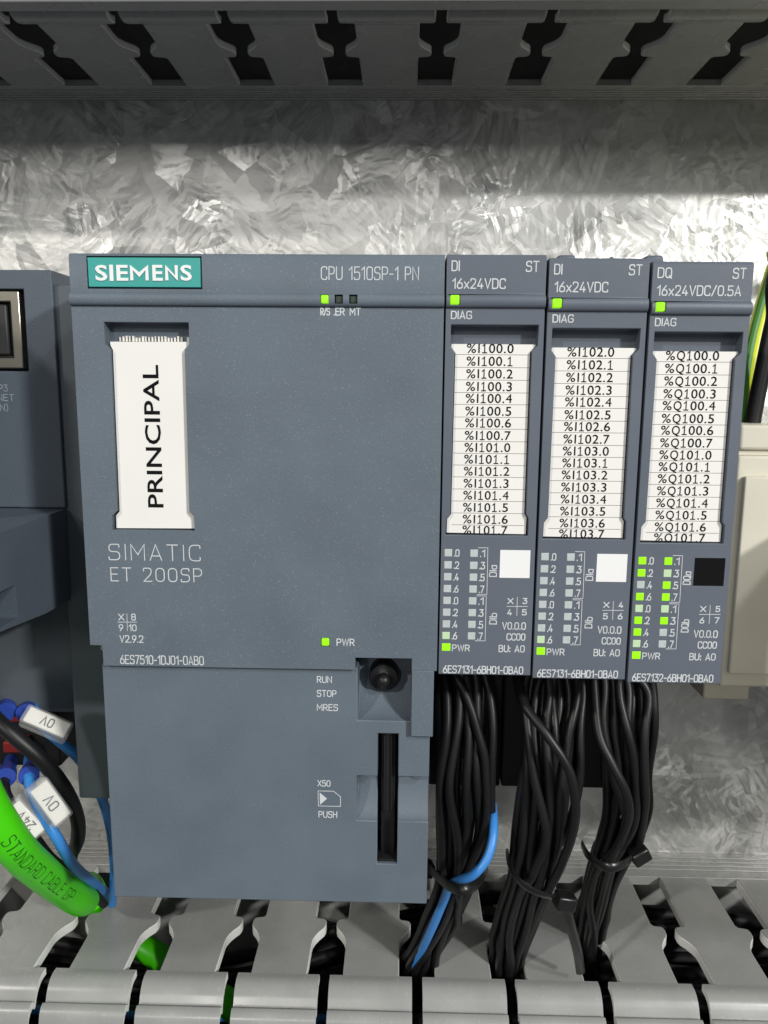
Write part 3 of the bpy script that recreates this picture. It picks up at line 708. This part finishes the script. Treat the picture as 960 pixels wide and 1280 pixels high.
m.build('printed_lettering', 'faint', ad, 0, 2, False)

# ------------------------------------------------------------------ terminal plug under the adapter
tb = thing('terminal_plug', 'black two-row terminal plug with red levers at the left edge', 'terminal plug', (-88, -20, -108))
e0, e1 = at(55, 852, Y=-52), at(55, 955, Y=-46)
MB().box(-112, e0.x, -8, -47, e0.z, e1.z).build('body', 'black', tb, .4)
MB().box(-112, e0.x-.3, -47.1, -52, e0.z, at(55, 885, Y=-52).z).build('front_step', 'base_black', tb, .4)
for px, py in ((13, 861), (41, 861)):
    q = at(px, py, Y=-52); MB().lathe([(1.15, 0), (1.15, .12), (.9, .14)], (q.x, -51.95, q.z), (0, -1, 0), 16).build('wire_hole', 'black', tb)
for px, py, wpx in ((14, 937, 22), (14, 898, 18)):
    q = at(px, py, Y=-52); MB().box(q.x-2.2, q.x+2, -47.1, -51.2, q.z-1.2, q.z+1.2).build('lever', 'red', tb, .3)

# ------------------------------------------------------------------ beige device at the right
bx = thing('relay', 'beige plastic device at the right edge beside the output module', 'relay', (70, -20, -85))
BY = -60.0
xl = at(899, 862, Y=BY).x
zt = at(950, 531, Y=BY).z; z1 = at(950, 563, Y=BY).z; z2 = at(950, 594, Y=BY).z; z3 = at(940, 840, Y=BY).z; z4 = at(940, 859, Y=BY).z
MB().box(xl, 66.5, -10, BY, zt, z1).build('top_step', 'beige', bx, .6, 3)
MB().box(xl-.1, 66.5, -10, BY+1.0, z1-.02, z1-.95).build('groove', 'beige', bx, .1)
MB().box(xl, 66.5, -10, BY, z1-.97, z4).build('body', 'beige', bx, .5, 3)
MB().box(xl+1.0, 66.4, BY-.02, BY-1.3, z2-.15, z3).build('front_panel', 'beige', bx, .35, 3)
q = at(879, 874, Y=-46)
MB().box(q.x, 66.3, -3, -46, z4-.1, q.z).build('base', 'beige', bx, .4)
MB().prism([(66 + 14*(1-math.cos(t*math.pi/16)), -48 + 13*math.sin(t*math.pi/16)) for t in range(0, 9)] + [(200, -35), (200, -90), (66, -90)], 'y', BY-1.4, -86).build('unseen_shade_block', 'beige', bx, .5); MB().box(92, 200, -3, BY-1.35, -37, -88).build('unseen_block_back', 'beige', bx, .4)  # unseen blocks added to shade the relay front and the plate

# ------------------------------------------------------------------ wires
def wire(name, label, cat, pts, r, mat, group=None, n=10, seg=8, parts=None):
    P = spline(pts, seg); o = MB().tube(P, r, n).build(name, mat, None, 0, 2, True, 60)
    tag(o, label, cat, group); return o, P
Wr = 0.89
def bundle(keys, n, label, group, seed, twist, r=Wr, rmult=1.0):
    """keys: (px, py, Y, half width x, half depth y) centre and spread of the bundle at successive stations"""
    rnd = random.Random(seed); out = []
    # unit-disc places
    uv = []
    ga = math.pi*(3-5**.5)
    for i in range(n): 
        rr = math.sqrt((i+.5)/n); uv.append((rr*math.cos(i*ga), rr*math.sin(i*ga)))
    nst = len(keys); cs = [at(k[0], k[1], Y=k[2]) for k in keys]
    tracks = []
    ph = [rnd.uniform(-.55, .55) for _ in range(n)]
    for i, (u, v) in enumerate(uv):
        T = []
        for j, k in enumerate(keys):
            a = twist*j/(nst-1) + ph[i]*math.sin(j*1.3+i)
            uu, vv = u*math.cos(a)-v*math.sin(a), u*math.sin(a)+v*math.cos(a)
            if j == 0: uu, vv = (-1 + 2*((i*7) % n)/(n-1)), v
            T.append(cs[j] + Vector((uu*k[3] + rnd.uniform(-.55, .55), vv*k[4] + rnd.uniform(-.5, .5), 0)))
        tracks.append(spline(T, 7))
    L = len(tracks[0])
    for it in range(45):
        for j in range(1, L):
            for a in range(n):
                for b in range(a+1, n):
                    d = tracks[b][j]-tracks[a][j]; d.z = 0; l = d.length
                    if l < 2*r*rmult:
                        if l < 1e-4: d = Vector((1, .3, 0)); l = 1
                        s = d/l*(2*r*rmult-l)*.25; tracks[a][j] -= s; tracks[b][j] += s
        if it % 9 == 8 and it < 42:
            for T in tracks:
                T[1:-1] = [T[q]*.5 + (T[q-1]+T[q+1])*.25 for q in range(1, L-1)]
    for i, T in enumerate(tracks):
        o = MB().tube(T, r, 9).build('control_wire', 'wire_black', None, 0, 2, True, 60)
        tag(o, label, 'wire', group); out.append(T)
    return out
g = 'black wires tied in bundles under the modules'
B1 = bundle([(577, 790, -51.5, 5.4, 1.2), (577, 842, -55, 5.2, 3), (580, 905, -59, 5.3, 3.2), (579, 975, -60.5, 5.6, 3.4), (578, 1035, -59, 5.2, 3.6), (572, 1085, -56, 4.2, 3.8), (568, 1108, -54, 3.6, 3.6), (548, 1155, -48, 3.4, 3.0), (527, 1198, -42, 2.6, 3.4), (516, 1240, -38, 2.2, 4.0), (512, 1300, -36, 3.0, 5)], 14,
            'black control wire in the tied bundle next to the controller', g, 3, .5)
B2 = bundle([(690, 795, -51.5, 5.6, 1.2), (690, 846, -55, 5.6, 3), (688, 905, -59, 5.6, 3.2), (686, 975, -60.5, 5.8, 3.6), (680, 1030, -59, 5.2, 3.8), (668, 1080, -56, 4.4, 3.8), (662, 1105, -54, 3.8, 3.6), (648, 1150, -47, 3.9, 3.0), (634, 1195, -42, 2.8, 3.4), (626, 1240, -38, 2.2, 4.0), (622, 1300, -36, 3.0, 5)], 15,
            'black control wire in the middle tied bundle under the modules', g, 11, 1.3)
B3 = bundle([(782, 800, -51.5, 4.6, 1.2), (782, 850, -54, 4.6, 3), (784, 905, -57, 4.8, 3.2), (785, 970, -57, 5.2, 3.6), (782, 1015, -55, 5.0, 3.8), (772, 1050, -52, 4.2, 3.8), (760, 1072, -49, 3.2, 3.3), (748, 1110, -43, 2.5, 3.4), (737, 1150, -35, 2.0, 3.6), (732, 1190, -31, 1.9, 4.4), (728, 1260, -28, 2.4, 5.5)], 14,
            'black control wire in the tied bundle under the output module', g, 23, 1.1)
wire('control_wire', 'black control wire crossing diagonally over the middle bundle', 'wire', [at(646, 846, Y=-58), at(655, 880, Y=-62.5), at(683, 918, Y=-66), at(710, 960, Y=-67.5), at(719, 1000, Y=-67), at(716, 1040, Y=-64.5), at(700, 1085, Y=-61), at(686, 1112, Y=-58), at(668, 1150, Y=-52), at(650, 1195, Y=-44), at(634, 1250, Y=-38)], .90, 'wire_black')
wire('control_wire', 'black control wire slanting across the front of the third bundle', 'wire', [at(742, 850, Y=-56), at(748, 915, Y=-61), at(765, 955, Y=-63.5), at(782, 990, Y=-64), at(786, 1020, Y=-62), at(776, 1050, Y=-58), at(764, 1075, Y=-54), at(752, 1120, Y=-46), at(740, 1170, Y=-38), at(732, 1240, Y=-33)], .90, 'wire_black')
# blue wire in the first bundle
wire('control_wire', 'blue control wire curving across the first bundle and into the duct', 'wire',
     [at(602, 945, Y=-49.0), at(606, 965, Y=-51), at(613, 993, Y=-55.5), at(617, 1035, Y=-63), at(610, 1070, Y=-66), at(592, 1093, Y=-67), at(572, 1101, Y=-65), at(562, 1108, Y=-61), at(555, 1125, Y=-58), at(541, 1158, Y=-54), at(528, 1185, Y=-48.5), at(512, 1210, Y=-43), at(505, 1245, Y=-38)], .88, 'wire_blue')
# cable ties
def tie(label, ring, head_c, head_ax, tail):
    t = thing('cable_tie', label, 'cable tie', head_c, 'black cable ties around the wire bundles')
    m = MB(); P = spline(ring, 8); m.tube(P, 1, 8, True, (.95, .36)); m.build('strap', 'tie', t)
    h = MB(); ax = Vector(head_ax).normalized()
    h.box(-1.9, 1.9, -1.45, 1.45, -1.6, 1.6); M3 = ax.to_track_quat('X', 'Y').to_matrix()
    h.v = [M3 @ v + Vector(head_c) for v in h.v]; ho = h.build('head', 'tie', t, .4)
    if tail: MB().tube(spline(tail, 6), 1, 8, True, (1.0, .4)).build('tail', 'tie', t)
tie('thin black cable tie around the first bundle with the blue wire', [at(536, 1085, Y=-54), at(546, 1095, Y=-59.5), at(562, 1108, Y=-65.5), at(577, 1112, Y=-68), at(592, 1108, Y=-66.5), at(604, 1094, Y=-61), at(608, 1082, Y=-55)], at(530, 1085, Y=-52), (1, .3, -.3), None)
tie('black cable tie with square head at the front of the middle bundle', [at(634, 1066, Y=-55), at(636, 1078, Y=-61), at(646, 1098, Y=-64.5), at(662, 1111, Y=-66.5), at(678, 1118, Y=-66.5), at(690, 1121, Y=-65)], at(706, 1126, Y=-64), (1, .2, -.25), [at(708, 1136, Y=-63), at(714, 1160, Y=-60), at(722, 1190, Y=-55), at(726, 1216, Y=-50)])
tie('black cable tie around the bundle under the output module', [at(728, 1056, Y=-50), at(734, 1068, Y=-56), at(748, 1080, Y=-59), at(764, 1085, Y=-60.5), at(780, 1080, Y=-59), at(788, 1074, Y=-56)], at(799, 1068, Y=-54), (1, .2, .55), None)
# white highlights bits of wire scrap are left out; wires lying in the lower duct
for pts, lab, r, mt in (
    ([at(0, 1262, Y=-40), at(150, 1262, Y=-42), at(300, 1240, Y=-36), at(480, 1252, Y=-40), at(700, 1262, Y=-36), at(980, 1250, Y=-42)], 'blue wire lying inside the lower duct', 1.0, 'wire_blue'),
    ([(-130, -28, -176), (-60, -34, -172), (0, -26, -176), (60, -36, -173), (130, -30, -178)], 'thick black cable lying deep inside the lower duct', 2.4, 'wire_black')):
    if mt == 'wire_blue': pts = [Vector((p.x*1.0, -38+3*math.sin(i*2), -168+2.5*math.cos(i*3))) for i, p in enumerate([Vector((-130, 0, 0)), Vector((-70, 0, 0)), Vector((-20, 0, 0)), Vector((30, 0, 0)), Vector((80, 0, 0)), Vector((130, 0, 0))])]
    wire('control_wire', lab, 'wire', pts, r, mt)

rp = random.Random(5)
for k in range(16):
    y0, z0 = -7 - (k % 8)*6.5, -157 - (k//8)*4.5 - rp.random()*4
    wire('duct_wire', 'black wire packed inside the lower cable duct', 'wire', [(x, max(-57, min(-5, y0+rp.uniform(-4, 4))), z0+rp.uniform(-2.2, 2.2) - (0 if x > -5 else (8 if x > -30 else 17))) for x in range(-208, 209, 26)], 1.5, 'base_black', 'black wires packed inside the lower duct', 8, 5)
# left: bus cable and marked wires
GR = 3.25
gpts = [at(-62, 860, Y=-82), at(-42, 940, Y=-83), at(-20, 998, Y=-82), at(5, 1040, Y=-79), at(26, 1067, Y=-74), at(50, 1089, Y=-66), at(78, 1111, Y=-54), at(104, 1126, Y=-42), Vector((-82.6, -27, -142)), Vector((-82.2, -23.5, -149)), Vector((-80.5, -24, -156)), at(150, 1170, Z=-161), at(192, 1192, Z=-164), at(245, 1228, Z=-165), at(288, 1256, Z=-166), at(335, 1290, Z=-168), at(420, 1330, Z=-176)]
gc, gp = wire('bus_cable', 'thick bright green bus cable dropping into the lower duct', 'cable', gpts, GR, 'wire_green', n=20)
gm = MB()
def text_on_curve(mb, s, C, s0, h, adv, R, updir, hw_):
    """lettering wrapped on a round cable: C polyline, s0 start length, updir: outward direction"""
    ln = [0]
    for a, b in zip(C, C[1:]): ln.append(ln[-1]+(b-a).length)
    def pos(d):
        for i in range(len(C)-1):
            if ln[i+1] >= d:
                t = (d-ln[i])/(ln[i+1]-ln[i]); return C[i].lerp(C[i+1], t), (C[min(i+2, len(C)-1)]-C[max(i-1, 0)]).normalized()
        return C[-1], (C[-1]-C[-2]).normalized()
    lay, tot = text_layout(s, .22)
    for ox, st in lay:
        for pts, r, cl in st:
            P = [Vector(((p[0]+ox)*adv*(1+.42*(p[0]+ox)/tot), p[1]*h)) for p in pts]
            F = fillet(P, r*min(adv, h), bool(cl) and cl != 2) if r else P
            G = []
            for i, p in enumerate(F):          # denser so it follows the curvature
                if i and (p-F[i-1]).length > .4:
                    for k in range(1, 4): G.append(F[i-1].lerp(p, k/4))
                G.append(p)
            def fn(q):
                p, t = pos(s0+q.x); u = (updir - t*updir.dot(t)).normalized(); w_ = u.cross(t)
                a = (q.y-h/2)/R
                return p + (u*math.cos(a) + w_*math.sin(a)*(1 if w_.z > 0 else -1))*(R+.04)
            ribbon(gm, G, hw_, cl == 1, fn)
text_on_curve(gm, 'STANDARD CABLE GP', gp, 27.0, 2.3, 2.35, GR, (CAM-at(60, 1080, Y=-58)).normalized(), .10)
gm.build('printed_lettering', 'green_ink', gc, 0, 2, False)

def marked_wire(label, pts, r, mat, ferr, sleeve, text, flip=True):
    o, P = wire('marked_wire', label, 'wire', pts, r, mat)
    if ferr:
        a, b = Vector(ferr[0]), Vector(ferr[1]); d = (b-a)
        MB().lathe([(1.35, 0), (1.45, d.length*.45), (1.9, d.length*.8), (2.0, d.length), (1.6, d.length+.02)], a, d, 20).build('ferrule', 'ferrule', o, 0, 2, True, 50)
    if sleeve:
        a, b, nrm, hw_ = Vector(sleeve[0]), Vector(sleeve[1]), Vector(sleeve[2]).normalized(), sleeve[3]
        t = (b-a).normalized(); nrm = (nrm - t*nrm.dot(t)).normalized(); sd = t.cross(nrm); L_ = (b-a).length
        def blk(x0, x1, s0, s1, n0, n1):
            mb = MB().box(x0, x1, s0, s1, n0, n1); mb.v = [a + t*v.x + sd*v.y + nrm*v.z for v in mb.v]; return mb
        sl = blk(-.6, L_+.4, -hw_-.35, hw_+.35, -2.6, 1.7).build('marker_sleeve', 'clear', o, .5)
        cdn = blk(0, L_, -hw_, hw_, .95, 1.5).build('marker_card', 'marker', o, .25)
        mb = MB(); txt = MB(); lay, tot = text_layout(text, .25); h = hw_*1.05; k = h*1.0
        sg = -1 if flip else 1
        for ox, st in lay:
            for pts2, r2, cl in st:
                Pp = [Vector(((p[0]+ox-tot/2)*k*1.1, (p[1]-.5)*h)) for p in pts2]
                F = fillet(Pp, r2*k, bool(cl)) if r2 else Pp
                ribbon(txt, F, .13, cl == 1, lambda q: a + t*(L_/2+sg*q.x) + sd*(-sg*q.y) + nrm*1.54, nrm)
        txt.build('lettering', 'ink', cdn, 0, 2, False)
    return o
toc = lambda p: CAM-p
p0 = at(41, 880, Y=-54)
marked_wire('blue wire with upper marker tag, running behind the controller corner', [at(40, 866, Y=-50), at(44, 890, Y=-56), at(58, 912, Y=-58), at(76, 928, Y=-57), at(100, 950, Y=-54), at(122, 985, Y=-50), at(137, 1030, Y=-44), at(143, 1085, Y=-37), at(140, 1130, Y=-30)], 1.05, 'wire_blue', (at(43, 874, Y=-50), at(33, 892, Y=-57)), (at(33, 894, Y=-61), at(84, 916, Y=-60), toc(at(60, 900, Y=-60))+Vector((25, 0, 60)), 1.5), '0V')
marked_wire('blue wire with lower marker tag, lying over the green cable', [at(36, 948, Y=-48), at(36, 966, Y=-56), at(40, 990, Y=-60), at(56, 1022, Y=-62), at(74, 1052, Y=-62), at(92, 1082, Y=-58), at(112, 1100, Y=-46), at(126, 1111, Y=-33), at(136, 1119, Z=-147), at(142, 1128, Z=-155), at(150, 1140, Z=-162)], 1.1, 'wire_blue', (at(40, 952, Y=-50), at(36, 970, Y=-57.5)), (at(46, 982, Y=-64), at(77, 1024, Y=-64), toc(at(62, 1000, Y=-62))+Vector((40, 0, 10)), 1.75), '0V')
marked_wire('black wire with 24V marker tag beside the green cable', [at(8, 952, Y=-48), at(5, 975, Y=-57), at(8, 995, Y=-60), at(22, 1018, Y=-60), at(44, 1048, Y=-58), at(66, 1075, Y=-52), at(100, 1100, Y=-44), at(130, 1130, Y=-36)], 1.1, 'wire_black', (at(14, 950, Y=-50), at(7, 972, Y=-57.5)), (at(16, 1005, Y=-62.5), at(50, 1040, Y=-62), toc(at(32, 1020, Y=-62))+Vector((-45, 0, -25)), 1.6), '24V')
marked_wire('thick black wire looping down from the plug at the left edge', [at(-30, 868, Y=-58), at(-6, 898, Y=-61), at(18, 920, Y=-62), at(52, 950, Y=-61), at(80, 985, Y=-58), at(96, 1020, Y=-54), at(97, 1050, Y=-48), at(88, 1075, Y=-40), at(92, 1110, Y=-32)], 1.5, 'wire_black', (at(10, 868, Y=-50), at(8, 890, Y=-57)), None, '')

# right: earth wire and black cable rising from the beige device
ep = [Vector((158, -26, 68)), Vector((152, -30, 48)), Vector((122, -36, 26)), Vector((96, -40, 20)), at(985, 312, Y=-41.5), at(972, 330, Y=-42), at(952, 396, Y=-44), at(940, 450, Y=-46), at(933, 510, Y=-48), at(930, 560, Y=-48)]
ew, eP = wire('earth_wire', 'yellow and green striped earth wire at the right edge', 'wire', ep, 1.75, 'wire_yellow', n=16)
sm = MB(); P = spline(ep, 8)
for side in (-1,):
    sm.tube([p + Vector((side*1.0, -.9, 0)) for p in P], .86, 10)
sm.build('green_stripe', 'stripe_green', ew)
sm = MB().tube([p + Vector((1.35, -.2, 0)) for p in P], .72, 10); sm.build('green_stripe', 'stripe_green', ew)
wire('power_cable', 'thick black cable entering the top of the beige device', 'cable', [Vector((154, -32, 68)), Vector((148, -36, 48)), Vector((116, -44, 22)), Vector((90, -49, 14)), at(987, 320, Y=-52), at(967, 400, Y=-52), at(955, 455, Y=-52), at(944, 510, Y=-52), at(939, 540, Y=-52)], 1.45, 'wire_black', n=14)
